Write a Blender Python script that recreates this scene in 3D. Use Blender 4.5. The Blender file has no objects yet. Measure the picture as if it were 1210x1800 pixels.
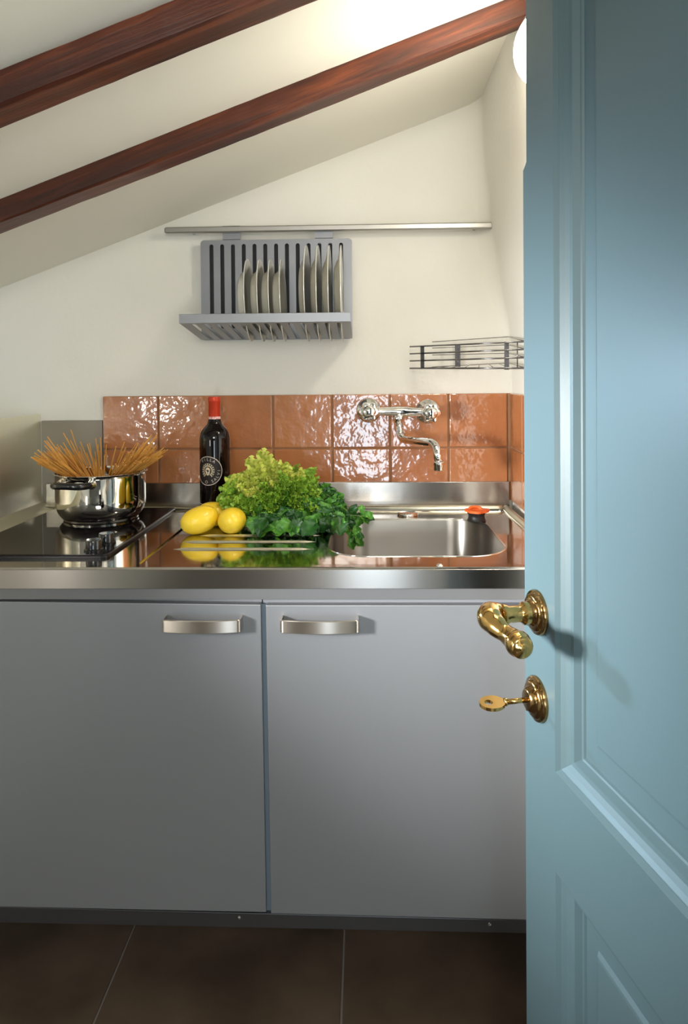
import bpy, bmesh, math, random
from mathutils import Vector, Matrix, Euler
random.seed(7)
C = bpy.context.scene.collection
R = math.radians
PI = math.pi
# ------------------------------------------------------------------ camera
W, H, F = 1210.0, 1800.0, 1233.0
CAMZ = 1.236
YAW, PITCH, ROLL = R(1.63), R(1.0), R(-0.5)
VPX, VPY = 640.0, 665.0                     # where the lines running into the room meet
ROT = Matrix.Rotation(YAW, 3, 'Z') @ Matrix.Rotation(R(90) - PITCH, 3, 'X') @ Matrix.Rotation(ROLL, 3, 'Z')
_d = ROT.transposed() @ Vector((0, 1, 0))
PPX = VPX - F * _d.x / -_d.z
PPY = VPY + F * _d.y / -_d.z
cam_data = bpy.data.cameras.new('camera')
cam = bpy.data.objects.new('camera', cam_data)
C.objects.link(cam)
cam.matrix_world = Matrix.Translation((0, 0, CAMZ)) @ ROT.to_4x4()
cam_data.sensor_fit = 'HORIZONTAL'
cam_data.sensor_width = 36.0
cam_data.lens = 36.0 * F / W
cam_data.shift_x = (W / 2 - PPX) / W
cam_data.shift_y = -(H / 2 - PPY) / W
cam_data.clip_start = 0.02
bpy.context.scene.camera = cam
# ------------------------------------------------------------------ light and exposure
sc = bpy.context.scene
sc.view_settings.view_transform = 'Standard'
sc.view_settings.look = 'None'
sc.view_settings.gamma = 1.0
sc.view_settings.use_curve_mapping = False
sc.view_settings.exposure = 0.0
world = bpy.data.worlds.new('daylight')
sc.world = world
world.use_nodes = True
world.node_tree.nodes['Background'].inputs[0].default_value = (0.62, 0.80, 1.0, 1)
world.node_tree.nodes['Background'].inputs[1].default_value = 1.0

def area(name, loc, target, sx, sy, power, col, spread=180):
    l = bpy.data.lights.new(name, 'AREA')
    l.shape = 'RECTANGLE'; l.size = sx; l.size_y = sy
    l.energy = power; l.color = col; l.spread = R(spread)
    o = bpy.data.objects.new(name, l)
    o.location = loc
    o.rotation_euler = (Vector(target) - Vector(loc)).to_track_quat('-Z', 'Y').to_euler()
    C.objects.link(o)
    return o
area('daylight_front_window', (0.05, -1.46, 0.86), (0.05, 0, 0.86), 0.30, 0.62, 9.5, (0.74, 0.89, 1.0))
area('daylight_left_window', (-1.07, 1.52, 1.24), (0.20, 0.66, 0.95), 0.14, 0.12, 2.6, (0.55, 0.78, 1.0), 60)
area('key_lamp', (-1.00, 0.36, 1.13), (0.70, 1.30, 0.93), 0.16, 0.16, 7.0, (1.0, 0.99, 0.97), 52)
area('left_highlight_light', (-1.05, 0.10, 1.105), (0, 1.8, 1.1), 0.08, 0.14, 1.3, (1.0, 0.96, 0.90))  # unseen light added at the left for the highlight on the left tiles
area('overhead_fill', (-0.12, -0.60, 1.64), (0.05, 0.6, 1.0), 0.5, 0.3, 10, (1.0, 0.97, 0.91))  # fill added overhead behind the viewpoint to lift door moulding and ceiling
LAMP_STRENGTH = 70.0

# ------------------------------------------------------------------ helpers
def tag(o, label=None, cat=None, group=None, kind=None):
    if label: o['label'] = label
    if cat: o['category'] = cat
    if group: o['group'] = group
    if kind: o['kind'] = kind
    return o

def empty(name, loc=(0, 0, 0), label=None, cat=None, group=None, kind=None):
    o = bpy.data.objects.new(name, None)
    o.empty_display_size = 0.05
    o.location = loc
    C.objects.link(o)
    return tag(o, label, cat, group, kind)

def obj(name, bm, mat, parent=None, smooth=False, auto=None):
    bmesh.ops.recalc_face_normals(bm, faces=bm.faces)
    me = bpy.data.meshes.new(name)
    bm.to_mesh(me); bm.free()
    if isinstance(mat, (list, tuple)):
        for m in mat: me.materials.append(m)
    else:
        me.materials.append(mat)
    if smooth or auto:
        for p in me.polygons: p.use_smooth = True
    if auto:
        me.set_sharp_from_angle(angle=R(auto))
    o = bpy.data.objects.new(name, me)
    C.objects.link(o)
    if parent is not None:
        o.parent = parent
        # parts are modelled in world space: only a top-level parent has a place of its own
        o.matrix_parent_inverse = Matrix.Translation(-parent.location) if parent.parent is None else Matrix.Identity(4)
    return o

def fix_parent(o, parent):
    o.parent = parent
    o.matrix_parent_inverse = Matrix.Identity(4)

def box(bm, x0, x1, y0, y1, z0, z1, bev=0.0, seg=2):
    ps = [(x0, y0, z0), (x1, y0, z0), (x1, y1, z0), (x0, y1, z0), (x0, y0, z1), (x1, y0, z1), (x1, y1, z1), (x0, y1, z1)]
    v = [bm.verts.new(p) for p in ps]
    fs = [bm.faces.new([v[i] for i in q]) for q in ((0, 3, 2, 1), (4, 5, 6, 7), (0, 1, 5, 4), (1, 2, 6, 5), (2, 3, 7, 6), (3, 0, 4, 7))]
    if bev:
        es = list({e for f in fs for e in f.edges})
        bmesh.ops.bevel(bm, geom=es, offset=bev, segments=seg, affect='EDGES', profile=0.5)
    return bm

def boxm(*a, **k):
    return box(bmesh.new(), *a, **k)

def hexa(bm, front, depth, bev=0.0):
    """four points in order, pushed along the vector depth"""
    d = Vector(depth)
    a = [bm.verts.new(Vector(p)) for p in front]
    b = [bm.verts.new(Vector(p) + d) for p in front]
    n = len(a)
    fs = [bm.faces.new(a), bm.faces.new(b[::-1])]
    for i in range(n):
        fs.append(bm.faces.new((a[i], b[i], b[(i + 1) % n], a[(i + 1) % n])))
    if bev:
        es = list({e for f in fs for e in f.edges})
        bmesh.ops.bevel(bm, geom=es, offset=bev, segments=2, affect='EDGES', profile=0.5)
    return bm

def bridge(bm, a, b, closed=True):
    n = len(a)
    for i in range(n if closed else n - 1):
        j = (i + 1) % n
        bm.faces.new((a[i], a[j], b[j], b[i]))

def frame_of(t, up=Vector((0, 0, 1))):
    t = t.normalized()
    if abs(t.dot(up)) > 0.98: up = Vector((0, 1, 0))
    x = t.cross(up).normalized()
    return x, x.cross(t).normalized()

def tube(bm, pts, r, n=10, cap=True, sx=1.0):
    pts = [Vector(p) for p in pts]
    rs = r if isinstance(r, (list, tuple)) else [r] * len(pts)
    rings = []
    px = None
    for i, p in enumerate(pts):
        t = (pts[min(i + 1, len(pts) - 1)] - pts[max(i - 1, 0)])
        t.normalize()
        if px is None:
            x, y = frame_of(t)
        else:
            x = (px - t * px.dot(t)).normalized(); y = x.cross(t).normalized()
        px = x
        rings.append([bm.verts.new(p + (x * math.cos(a) * sx + y * math.sin(a)) * rs[i]) for a in [2 * PI * k / n for k in range(n)]])
    for a, b in zip(rings, rings[1:]): bridge(bm, a, b)
    if cap:
        bm.faces.new(rings[0][::-1]); bm.faces.new(rings[-1])
    return bm

def smooth_path(pts, n=6):
    pts = [Vector(p) for p in pts]
    out = []
    for i in range(len(pts) - 1):
        p0 = pts[max(i - 1, 0)]; p1 = pts[i]; p2 = pts[i + 1]; p3 = pts[min(i + 2, len(pts) - 1)]
        for k in range(n):
            t = k / n
            out.append(0.5 * ((2 * p1) + (-p0 + p2) * t + (2 * p0 - 5 * p1 + 4 * p2 - p3) * t * t + (-p0 + 3 * p1 - 3 * p2 + p3) * t ** 3))
    out.append(pts[-1])
    return out

def fillet_path(pts, rad, n=6):
    pts = [Vector(p) for p in pts]
    out = [pts[0]]
    for i in range(1, len(pts) - 1):
        p = pts[i]
        a = (pts[i - 1] - p); b = (pts[i + 1] - p)
        ra = min(rad, a.length * .49, b.length * .49)
        s = p + a.normalized() * ra; e = p + b.normalized() * ra
        for k in range(n + 1):
            t = k / n
            out.append((1 - t) ** 2 * s + 2 * t * (1 - t) * p + t * t * e)
    out.append(pts[-1])
    return out

def lathe(bm, prof, origin=(0, 0, 0), axis=(0, 0, 1), n=40, cap0=True, cap1=True, squash=None):
    o = Vector(origin); ax = Vector(axis).normalized()
    x, y = frame_of(ax)
    rings = []
    for r, h in prof:
        if r < 1e-6:
            rings.append([bm.verts.new(o + ax * h)])
        else:
            rings.append([bm.verts.new(o + ax * h + (x * math.cos(2 * PI * k / n) + y * math.sin(2 * PI * k / n)) * r) for k in range(n)])
    for a, b in zip(rings, rings[1:]):
        if len(a) == 1 and len(b) == 1: continue
        if len(a) == 1:
            for k in range(n): bm.faces.new((a[0], b[(k + 1) % n], b[k]))
        elif len(b) == 1:
            for k in range(n): bm.faces.new((a[k], a[(k + 1) % n], b[0]))
        else:
            bridge(bm, a, b)
    if cap0 and len(rings[0]) > 1: bm.faces.new(rings[0][::-1])
    if cap1 and len(rings[-1]) > 1: bm.faces.new(rings[-1])
    return bm

def fill_holes(bm, loops, z=0.0, M=None):
    """polygon with holes: first loop outside, others inside; returns vert lists"""
    vls = []; edges = []
    for lp in loops:
        vs = [bm.verts.new((p[0], p[1], z) if M is None else M(p[0], p[1], z)) for p in lp]
        vls.append(vs)
        for i in range(len(vs)): edges.append(bm.edges.new((vs[i], vs[(i + 1) % len(vs)])))
    bmesh.ops.triangle_fill(bm, edges=edges, use_beauty=True, use_dissolve=False)
    return vls

def rrect(x0, x1, y0, y1, r, n=6):
    out = []
    for cx, cy, a0 in ((x1 - r, y1 - r, 0), (x0 + r, y1 - r, 90), (x0 + r, y0 + r, 180), (x1 - r, y0 + r, 270)):
        for k in range(n + 1):
            a = R(a0 + 90 * k / n)
            out.append((cx + r * math.cos(a), cy + r * math.sin(a)))
    return out

def ray(px, py):
    return ROT @ Vector(((px - PPX) / F, -(py - PPY) / F, -1.0))

def AtY(px, py, Y):
    d = ray(px, py); t = Y / d.y
    return Vector((d.x * t, Y, CAMZ + d.z * t))

def AtZ(px, py, Z):
    d = ray(px, py); t = (Z - CAMZ) / d.z
    return Vector((d.x * t, d.y * t, Z))

def copy_tree(o, parent=None, name=None):
    c = o.copy(); C.objects.link(c)
    if parent is not None: c.parent = parent
    for ch in list(o.children): copy_tree(ch, c)
    return c

# ------------------------------------------------------------------ materials
def mat(name, col, rough=0.5, metal=0.0, coat=0.0, spec=0.5, noise=None, bump=None, emit=None, trans=0.0, ior=1.45,
        rough_noise=None, coords='Object', coat_rough=0.05, sss=0.0, aniso=0.0):
    m = bpy.data.materials.new(name); m.use_nodes = True
    nt = m.node_tree; N = nt.nodes; L = nt.links
    b = N['Principled BSDF']
    b.inputs['Base Color'].default_value = (*col, 1)
    b.inputs['Roughness'].default_value = rough
    b.inputs['Metallic'].default_value = metal
    b.inputs['Coat Weight'].default_value = coat
    b.inputs['Coat Roughness'].default_value = coat_rough
    b.inputs['Specular IOR Level'].default_value = spec
    b.inputs['Transmission Weight'].default_value = trans
    b.inputs['IOR'].default_value = ior
    if aniso:
        b.inputs['Anisotropic'].default_value = aniso
        b.inputs['Anisotropic Rotation'].default_value = .25
        tg = N.new('ShaderNodeTangent'); tg.direction_type = 'RADIAL'; tg.axis = 'Z'
        L.new(tg.outputs[0], b.inputs['Tangent'])
    if sss:
        b.inputs['Subsurface Weight'].default_value = sss
        b.inputs['Subsurface Radius'].default_value = (0.01, 0.01, 0.004)
        b.inputs['Subsurface Scale'].default_value = 0.3
    if emit:
        b.inputs['Emission Color'].default_value = (*emit[0], 1)
        b.inputs['Emission Strength'].default_value = emit[1]
    tc = N.new('ShaderNodeTexCoord')
    def mapped(scale):
        mp = N.new('ShaderNodeMapping')
        L.new(tc.outputs[coords], mp.inputs['Vector'])
        mp.inputs['Scale'].default_value = scale if isinstance(scale, (tuple, list)) else (scale,) * 3
        return mp
    if noise:                      # (scale, colour b, detail, lo, hi)
        sc_, cb, det, lo, hi = noise
        mp = mapped(sc_)
        nz = N.new('ShaderNodeTexNoise'); nz.inputs['Scale'].default_value = 1.0; nz.inputs['Detail'].default_value = det
        L.new(mp.outputs[0], nz.inputs['Vector'])
        cr = N.new('ShaderNodeValToRGB')
        cr.color_ramp.elements[0].position = lo; cr.color_ramp.elements[0].color = (*col, 1)
        cr.color_ramp.elements[1].position = hi; cr.color_ramp.elements[1].color = (*cb, 1)
        L.new(nz.outputs['Fac'], cr.inputs[0]); L.new(cr.outputs[0], b.inputs['Base Color'])
    if rough_noise:
        sc_, lo, hi = rough_noise
        mp = mapped(sc_)
        nz = N.new('ShaderNodeTexNoise'); nz.inputs['Scale'].default_value = 1.0; nz.inputs['Detail'].default_value = 3
        L.new(mp.outputs[0], nz.inputs['Vector'])
        mr = N.new('ShaderNodeMapRange'); mr.inputs['To Min'].default_value = lo; mr.inputs['To Max'].default_value = hi
        mr.inputs['From Min'].default_value = .3; mr.inputs['From Max'].default_value = .7
        L.new(nz.outputs['Fac'], mr.inputs['Value']); L.new(mr.outputs[0], b.inputs['Roughness'])
    if bump:                       # list of (scale, strength, distance, detail)
        prev = None
        for sc_, st, dist, det in bump:
            mp = mapped(sc_)
            nz = N.new('ShaderNodeTexNoise'); nz.inputs['Scale'].default_value = 1.0; nz.inputs['Detail'].default_value = det
            L.new(mp.outputs[0], nz.inputs['Vector'])
            bp = N.new('ShaderNodeBump'); bp.inputs['Strength'].default_value = st; bp.inputs['Distance'].default_value = dist
            L.new(nz.outputs['Fac'], bp.inputs['Height'])
            if prev: L.new(prev.outputs[0], bp.inputs['Normal'])
            prev = bp
        L.new(prev.outputs[0], b.inputs['Normal'])
        if coat: L.new(prev.outputs[0], b.inputs['Coat Normal'])
    return m

M = {}
M['plaster'] = mat('plaster', (.79, .77, .70), .9, spec=.2, noise=(3.0, (.83, .81, .75), 4, .35, .7), bump=[(95, .35, .0016, 3), (14, .35, .004, 2)])
M['plaster_smooth'] = mat('plaster_smooth', (.80, .78, .69), .9, spec=.2, bump=[(9, .3, .004, 2)])
M['beam'] = None
M['hall_wall'] = mat('hall_wall', (.28, .29, .29), .8)
M['steel'] = mat('steel_polished', (.56, .53, .49), .1, 1.0, rough_noise=((3, 160, 40), .05, .12), bump=[((7, 7, 7), .05, .002, 2)])
M['steel_brushed'] = mat('steel_brushed', (.40, .37, .34), .25, 1.0, aniso=.92, bump=[((2.5, 2.5, 2.5), .10, .004, 1)])
M['steel_side'] = mat('steel_side', (.82, .80, .66), .38, 1.0, rough_noise=((40, 40, 3), .28, .42), bump=[((220, 220, 2), .06, .0005, 2)])
M['steel_back'] = mat('steel_back', (.27, .245, .205), .5, .4)
M['basin'] = mat('basin_steel', (.42, .40, .37), .36, 1.0, aniso=.9)
M['chrome'] = mat('chrome', (.86, .86, .86), .05, 1.0)
M['pot_steel'] = mat('pot_steel', (.78, .75, .70), .035, 1.0)
M['black_plastic'] = mat('black_plastic', (.012, .012, .013), .18, coat=.4)
M['hob_glass'] = mat('hob_glass', (.006, .005, .007), .03, spec=.5, ior=1.5)
M['hob_trim'] = mat('hob_trim', (.02, .02, .022), .25, .6)
M['cabinet'] = mat('cabinet_grey', (.222, .232, .247), .36, .45, noise=((1.2, 1.2, 1.2), (.26, .27, .285), 2, .3, .7))
M['cabinet_gap'] = mat('cabinet_gap', (.20, .25, .30), .5, .3)
M['cabinet_body'] = mat('cabinet_body', (.25, .26, .28), .5, .2)
M['rail_dark'] = mat('bottom_rail', (.10, .10, .105), .38, .8)
M['rail_top'] = mat('top_rail', (.20, .20, .205), .42, .6)
M['handle_steel'] = mat('handle_steel', (.56, .50, .44), .3, 1.0, aniso=.85)
M['rack_paint'] = mat('rack_grey', (.27, .28, .30), .40, .5)
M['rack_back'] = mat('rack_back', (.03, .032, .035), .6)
M['rail_bar'] = mat('wall_rail', (.42, .41, .385), .35, .85)
M['china'] = mat('china', (.70, .68, .60), .18, coat=.3)
M['wire'] = mat('basket_wire', (.20, .20, .20), .18, 1.0)
M['wire_band'] = mat('basket_band', (.11, .11, .12), .3, .9, bump=[(500, .8, .002, 2)])
M['wire_band_black'] = mat('basket_band_black', (.012, .012, .012), .4)
M['grout'] = mat('grout', (.36, .19, .10), .85)
M['brass'] = mat('brass', (.60, .38, .13), .13, 1.0, bump=[(60, .15, .001, 2)])
M['brass_dark'] = mat('brass_aged', (.34, .21, .085), .16, 1.0, bump=[(160, .35, .001, 2)])
M['bottle'] = mat('bottle_glass', (.005, .002, .002), .03, spec=.45)
M['capsule'] = mat('capsule_red', (.55, .045, .015), .32, .35)
M['capsule_pink'] = mat('neck_band', (.70, .30, .28), .6, noise=((300, 300, 300), (.85, .62, .60), 3, .45, .55))
M['label_dark'] = mat('label_dark', (.012, .007, .006), .55)
M['label_ink'] = mat('label_ink', (.62, .52, .46), .5)
M['label_gold'] = mat('label_gold', (.72, .60, .42), .45)
M['lemon'] = mat('lemon_skin', (1.0, .66, .02), .34, coat=.35, coat_rough=.2, noise=(14, (1.0, .73, .06), 3, .35, .75), bump=[(420, .25, .0008, 1)], sss=.08)
M['lemon_tip'] = mat('lemon_stem', (.25, .20, .05), .8)
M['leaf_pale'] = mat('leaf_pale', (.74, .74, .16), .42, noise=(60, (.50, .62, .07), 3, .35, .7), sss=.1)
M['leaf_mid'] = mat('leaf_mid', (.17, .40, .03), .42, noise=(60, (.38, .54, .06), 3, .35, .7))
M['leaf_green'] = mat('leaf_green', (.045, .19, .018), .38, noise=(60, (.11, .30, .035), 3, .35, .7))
M['leaf_dark'] = mat('leaf_dark', (.010, .055, .010), .32, noise=(50, (.030, .12, .018), 3, .35, .7))
M['leaf_stem'] = mat('leaf_stem', (.25, .36, .10), .4)
M['pasta'] = mat('pasta', (.62, .27, .045), .45, noise=(8, (.74, .40, .09), 1, .3, .7))
M['orange'] = mat('orange_plastic', (.80, .13, .02), .35)
M['rubber'] = mat('black_rubber', (.01, .01, .01), .45)
M['lamp_base'] = mat('lamp_base', (.8, .8, .78), .5)
M['lamp'] = mat('lamp_glass', (.9, .9, .88), .3, emit=((1.0, .93, .80), LAMP_STRENGTH))
M['door'] = mat('door_paint', (.056, .095, .108), .5, coat=.12, coat_rough=.3, bump=[((5, 5, 18), .05, .002, 2), (260, .08, .0006, 2)])
M['pane'] = mat('window_glass', (1, 1, 1), .0, trans=1.0, ior=1.02)
M['window_paint'] = mat('window_paint', (.75, .75, .72), .5)
M['floor_grout'] = mat('floor_grout', (.30, .26, .23), .9)
M['floor_tile'] = mat('floor_tile', (.080, .054, .038), .38, noise=(5, (.16, .11, .075), 6, .35, .7), bump=[(30, .1, .002, 3)])

def tile_mat(name, c1, c2):
    m = mat(name, c1, .22, coat=1.0, coat_rough=.03, noise=(9, c2, 5, .3, .75), bump=[(34, .34, .005, 2), (110, .16, .0012, 2)], coords='Generated')
    for n in m.node_tree.nodes:      # use world-like object coordinates so that no two tiles repeat
        if n.type == 'TEX_COORD':
            for l in list(m.node_tree.links):
                if l.from_node == n:
                    to = l.to_socket; m.node_tree.links.remove(l)
                    m.node_tree.links.new(n.outputs['Object'], to)
    return m
M['tiles'] = [tile_mat('terracotta_glaze', (.49, .19, .072), (.39, .14, .052)),
              tile_mat('terracotta_glaze_light', (.53, .215, .080), (.44, .165, .06)),
              tile_mat('terracotta_glaze_brown', (.43, .165, .064), (.49, .195, .074))]

def wood_mat():
    m = bpy.data.materials.new('stained_wood'); m.use_nodes = True
    nt = m.node_tree; N = nt.nodes; L = nt.links; b = N['Principled BSDF']
    b.inputs['Roughness'].default_value = .42
    b.inputs['Coat Weight'].default_value = .1; b.inputs['Coat Roughness'].default_value = .3
    tc = N.new('ShaderNodeTexCoord'); mp = N.new('ShaderNodeMapping'); mp.inputs['Scale'].default_value = (1.6, 26, 26)
    L.new(tc.outputs['Object'], mp.inputs['Vector'])
    nz = N.new('ShaderNodeTexNoise'); nz.inputs['Scale'].default_value = 1.5; nz.inputs['Detail'].default_value = 6; nz.inputs['Roughness'].default_value = .65
    nz.inputs['Distortion'].default_value = .8
    L.new(mp.outputs[0], nz.inputs['Vector'])
    cr = N.new('ShaderNodeValToRGB'); e = cr.color_ramp.elements
    e[0].position = .34; e[0].color = (.020, .004, .002, 1); e[1].position = .72; e[1].color = (.20, .044, .009, 1)
    k = e.new(.52); k.color = (.075, .014, .004, 1)
    L.new(nz.outputs['Fac'], cr.inputs[0]); L.new(cr.outputs[0], b.inputs['Base Color'])
    bp = N.new('ShaderNodeBump'); bp.inputs['Strength'].default_value = .5; bp.inputs['Distance'].default_value = .003
    L.new(nz.outputs['Fac'], bp.inputs['Height']); L.new(bp.outputs[0], b.inputs['Normal'])
    return m
M['beam'] = wood_mat()

# ------------------------------------------------------------------ the room
WY = 1.84                                     # back wall
def ceil_z(x): return 1.839 + 0.369 * x
XL, YF = -1.1, -1.5
def struct(name, bm, m, **k):
    o = obj(name, bm, m, **k); o['kind'] = 'structure'; return o

struct('wall_back', boxm(XL - .1, .60, WY, WY + .1, -.05, 2.2), M['plaster'])
# the right wall leans a little and meets the back wall in a soft rounded corner
def right_x(z):
    pts = [(0, .386), (1.20, .386), (1.33, .380), (1.50, .350), (1.66, .325), (1.85, .308), (2.3, .29)]
    for (a, xa), (b, xb) in zip(pts, pts[1:]):
        if z <= b:
            t = (z - a) / (b - a); t = t * t * (3 - 2 * t)
            return xa + (xb - xa) * t
    return pts[-1][1]
bm = bmesh.new()
rows = []
NZ = 46
for i in range(NZ + 1):
    z = 2.2 * i / NZ
    rr = .004 if z < 1.22 else min(.045, .004 + (z - 1.22) * .16)
    X = right_x(z)
    pl = [(X - rr - .02, WY + .002)]
    for k in range(7):
        a = R(90 * k / 6)
        pl.append((X - rr + rr * math.sin(a), WY + .001 - rr + rr * math.cos(a)))
    pl += [(X, 1.2), (X, .5), (X, 0), (X, YF)]
    pl += [(.62, YF), (.62, WY + .002)]
    rows.append([bm.verts.new((p[0], p[1], z)) for p in pl])
for a, b in zip(rows, rows[1:]): bridge(bm, a, b)
bm.faces.new(rows[0]); bm.faces.new(rows[-1][::-1])
struct('wall_right', bm, M['plaster'], auto=40)

# sloping ceiling
bm = bmesh.new()
x0, x1 = XL - .1, .62
hexa(bm, [(x0, YF - .1, ceil_z(x0)), (x1, YF - .1, ceil_z(x1)), (x1, YF - .1, ceil_z(x1) + .1), (x0, YF - .1, ceil_z(x0) + .1)], (0, WY - YF + .2, 0))
struct('ceiling', bm, M['plaster_smooth'])

# floor with its tiles
fl = struct('floor', boxm(XL - .1, .62, YF - .1, WY + .1, -.06, -.004), M['floor_grout'])
tw = .477
jx = [-.054 + tw * k for k in range(-4, 3)]
jy = [WY - .12 - tw * k for k in range(0, 8)]
jy = [WY + .36] + jy
tm = None
for i in range(len(jx) - 1):
    for j in range(len(jy) - 1):
        a, b = max(jx[i], XL), min(jx[i + 1], .60)
        c, d = max(jy[j + 1], YF), min(jy[j], WY)
        if b - a < .03 or d - c < .03: continue
        t = obj('floor_tile', boxm(a + .0022, b - .0022, c + .0022, d - .0022, -.006, 0, bev=.0012, seg=1), M['floor_tile'], fl)

# left wall with a window, front wall (behind the viewpoint) with two windows
def wall_with_holes(name, axis, pos, thick, u0, u1, topf, holes):
    """axis 'x': wall in the plane x=pos running along y; axis 'y': the other way round"""
    bm = bmesh.new()
    outer = [(u0, -.05), (u1, -.05), (u1, topf(u1)), (u0, topf(u0))]
    loops = [outer] + [[(a, c), (a, d), (b, d), (b, c)] for a, b, c, d in holes]
    def mk(off):
        return (lambda u, v, z: (pos + off, u, v)) if axis == 'x' else (lambda u, v, z: (u, pos + off, v))
    A = fill_holes(bm, loops, M=mk(0)); B = fill_holes(bm, loops, M=mk(thick))
    for la, lb in zip(A, B): bridge(bm, la, lb)
    return struct(name, bm, M['plaster'] if axis == 'x' else M['hall_wall'])
wall_with_holes('wall_left', 'x', XL, -.10, YF - .1, WY + .1, lambda u: ceil_z(XL) + .05, [(1.46, 1.72, 1.16, 1.34)])
wall_with_holes('wall_front', 'y', YF, -.10, XL - .1, .62, lambda u: ceil_z(u) + .02, [(-.15, .25, .50, 1.22)])
def window(n, axis, pos, a, b, c, d):
    root = bpy.data.objects.new('window_%d' % n, None); C.objects.link(root); root['kind'] = 'structure'
    def bx(u0, u1, v0, v1, w0, w1):
        return boxm(pos + w0, pos + w1, u0, u1, v0, v1, bev=.002) if axis == 'x' else boxm(u0, u1, pos + w0, pos + w1, v0, v1, bev=.002)
    t = .03
    for q in ((a, b, c, c + t), (a, b, d - t, d), (a, a + t, c + t, d - t), (b - t, b, c + t, d - t)):
        obj('frame_bar', bx(*q, -.03, .0), M['window_paint'], root)
    obj('pane', bx(a + t, b - t, c + t, d - t, -.017, -.013), M['pane'], root)
window(1, 'x', XL - .01, 1.46, 1.72, 1.16, 1.34)
window(2, 'y', YF - .01, -.15, .25, .50, 1.22)

# ------------------------------------------------------------------ rafters
def rafter(label, Y0, Y1, tA, tB):
    bm = bmesh.new()
    xs = [XL + (x1 - XL) * k / 60 for k in range(61)]
    rings = []
    for k, x in enumerate(xs):
        j = lambda s: (random.random() - .5) * s
        w = math.sin(x * 5.1 + Y0 * 9) * .0018
        zt = ceil_z(x) + .012
        rings.append([bm.verts.new((x, Y0 + j(.0012), zt)), bm.verts.new((x, Y0 + j(.0015) + w * .4, ceil_z(x) - tA + .004 + j(.001))),
                      bm.verts.new((x, Y0 + .005, ceil_z(x) - tA + j(.0010) + w)),
                      bm.verts.new((x, Y1 - .005, ceil_z(x) - tB + j(.0010) + w)), bm.verts.new((x, Y1 + j(.0015), ceil_z(x) - tB + .004)),
                      bm.verts.new((x, Y1, zt))])
    for a, b in zip(rings, rings[1:]): bridge(bm, a, b)
    bm.faces.new(rings[0]); bm.faces.new(rings[-1][::-1])
    o = obj('rafter', bm, M['beam'])
    # put the origin on the beam and turn it so that the grain runs along it
    a = math.atan(.369)
    T = Matrix.Translation((0, Y0, ceil_z(0))) @ Matrix.Rotation(-a, 4, 'Y')
    o.data.transform(T.inverted()); o.matrix_world = T
    tag(o, label, 'beam', 'rafters under the sloping ceiling')
    return o
rafter('reddish brown wooden rafter nearer the back wall, crossing above the dish rack', 1.325, 1.385, .045, .045)
rafter('dark reddish brown wooden rafter nearer the viewer, crossing the top left corner', .945, 1.003, .048, .048)

# ------------------------------------------------------------------ terracotta splashback
TZ = 1.196
root = empty('tiled_splashback', (0, WY - .008, .91), 'glazed terracotta tile splashback on the back wall behind the sink', 'splashback')
cols = [180.5, 278.5, 378.5, 480, 584, 686, 789, 893.5]
xs = [AtY(c, 740, 1.832).x for c in cols]
zr = [.915, 1.0535, TZ]
bm = boxm(xs[0] + .002, .388, 1.836, 1.8395, zr[0], zr[2] - .002)
obj('grout_bed', bm, M['grout'], root)
def tile_bm(w, h, t=.0075, bull=None):
    return box(bmesh.new(), -w / 2, w / 2, -t, 0, -h / 2, h / 2, bev=.0022, seg=2)
g = .0024
for i in range(len(xs) - 1):
    for j in range(2):
        x0_, x1_ = xs[i], xs[i + 1]
        w = x1_ - x0_ - g * (2 if i else 1); h = zr[j + 1] - zr[j] - g * 1.6
        t = obj('tile', tile_bm(w, h), random.choice(M['tiles']))
        t.location = ((x0_ + x1_) / 2, 1.8385, (zr[j] + zr[j + 1]) / 2)
        t.rotation_euler = (random.uniform(-.006, .006), 0, random.uniform(-.006, .006))
        bm_ = None
        # bake the position so that the glaze never repeats from tile to tile
        t.data.transform(t.matrix_basis); t.matrix_basis = Matrix.Identity(4)
        t.parent = root; t.matrix_parent_inverse = Matrix.Translation(-root.location)
root = empty('tiled_side_splashback', (.378, 1.55, .91), 'narrow terracotta tile splashback on the right wall beside the sink, cut off by the door', 'splashback')
obj('grout_bed', boxm(.382, .387, 1.30, 1.829, zr[0], zr[2] - .002), M['grout'], root)
ys = [1.829, 1.69, 1.545, 1.40, 1.30]
for i in range(4):
    for j in range(2):
        h = zr[j + 1] - zr[j] - g * 1.6
        b2 = box(bmesh.new(), .3775, .385, ys[i + 1] + g, ys[i] - g, (zr[j] + zr[j + 1]) / 2 - h / 2, (zr[j] + zr[j + 1]) / 2 + h / 2, bev=.0022)
        obj('tile', b2, random.choice(M['tiles']), root)

# ------------------------------------------------------------------ steel worktop with sink
CZ = .900
CF, CB = 1.240, 1.836
CXL, CXR = -1.095, .372
top = empty('steel_worktop', (-.2, 1.5, CZ), 'brushed stainless steel worktop with sunken sink and drainer, resting on the grey cabinets', 'worktop')
rec = rrect(-.416, .352, 1.262, 1.790, .012, 3)
sink = rrect(-.076, .281, 1.330, 1.690, .085, 10)
hobhole = rrect(-.80, -.493, 1.312, 1.79, .01, 3)
DR = .0035
bm = bmesh.new()
loops = fill_holes(bm, [[(CXL, CF + .004), (CXR, CF + .004), (CXR, CB), (CXL, CB)], rec, hobhole], CZ)
rec2 = [bm.verts.new((( x - (-.032)) * (1 - .003) + (-.032), (y - 1.526) * (1 - .005) + 1.526, CZ - DR)) for x, y in rec]
bridge(bm, loops[1], rec2)
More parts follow.
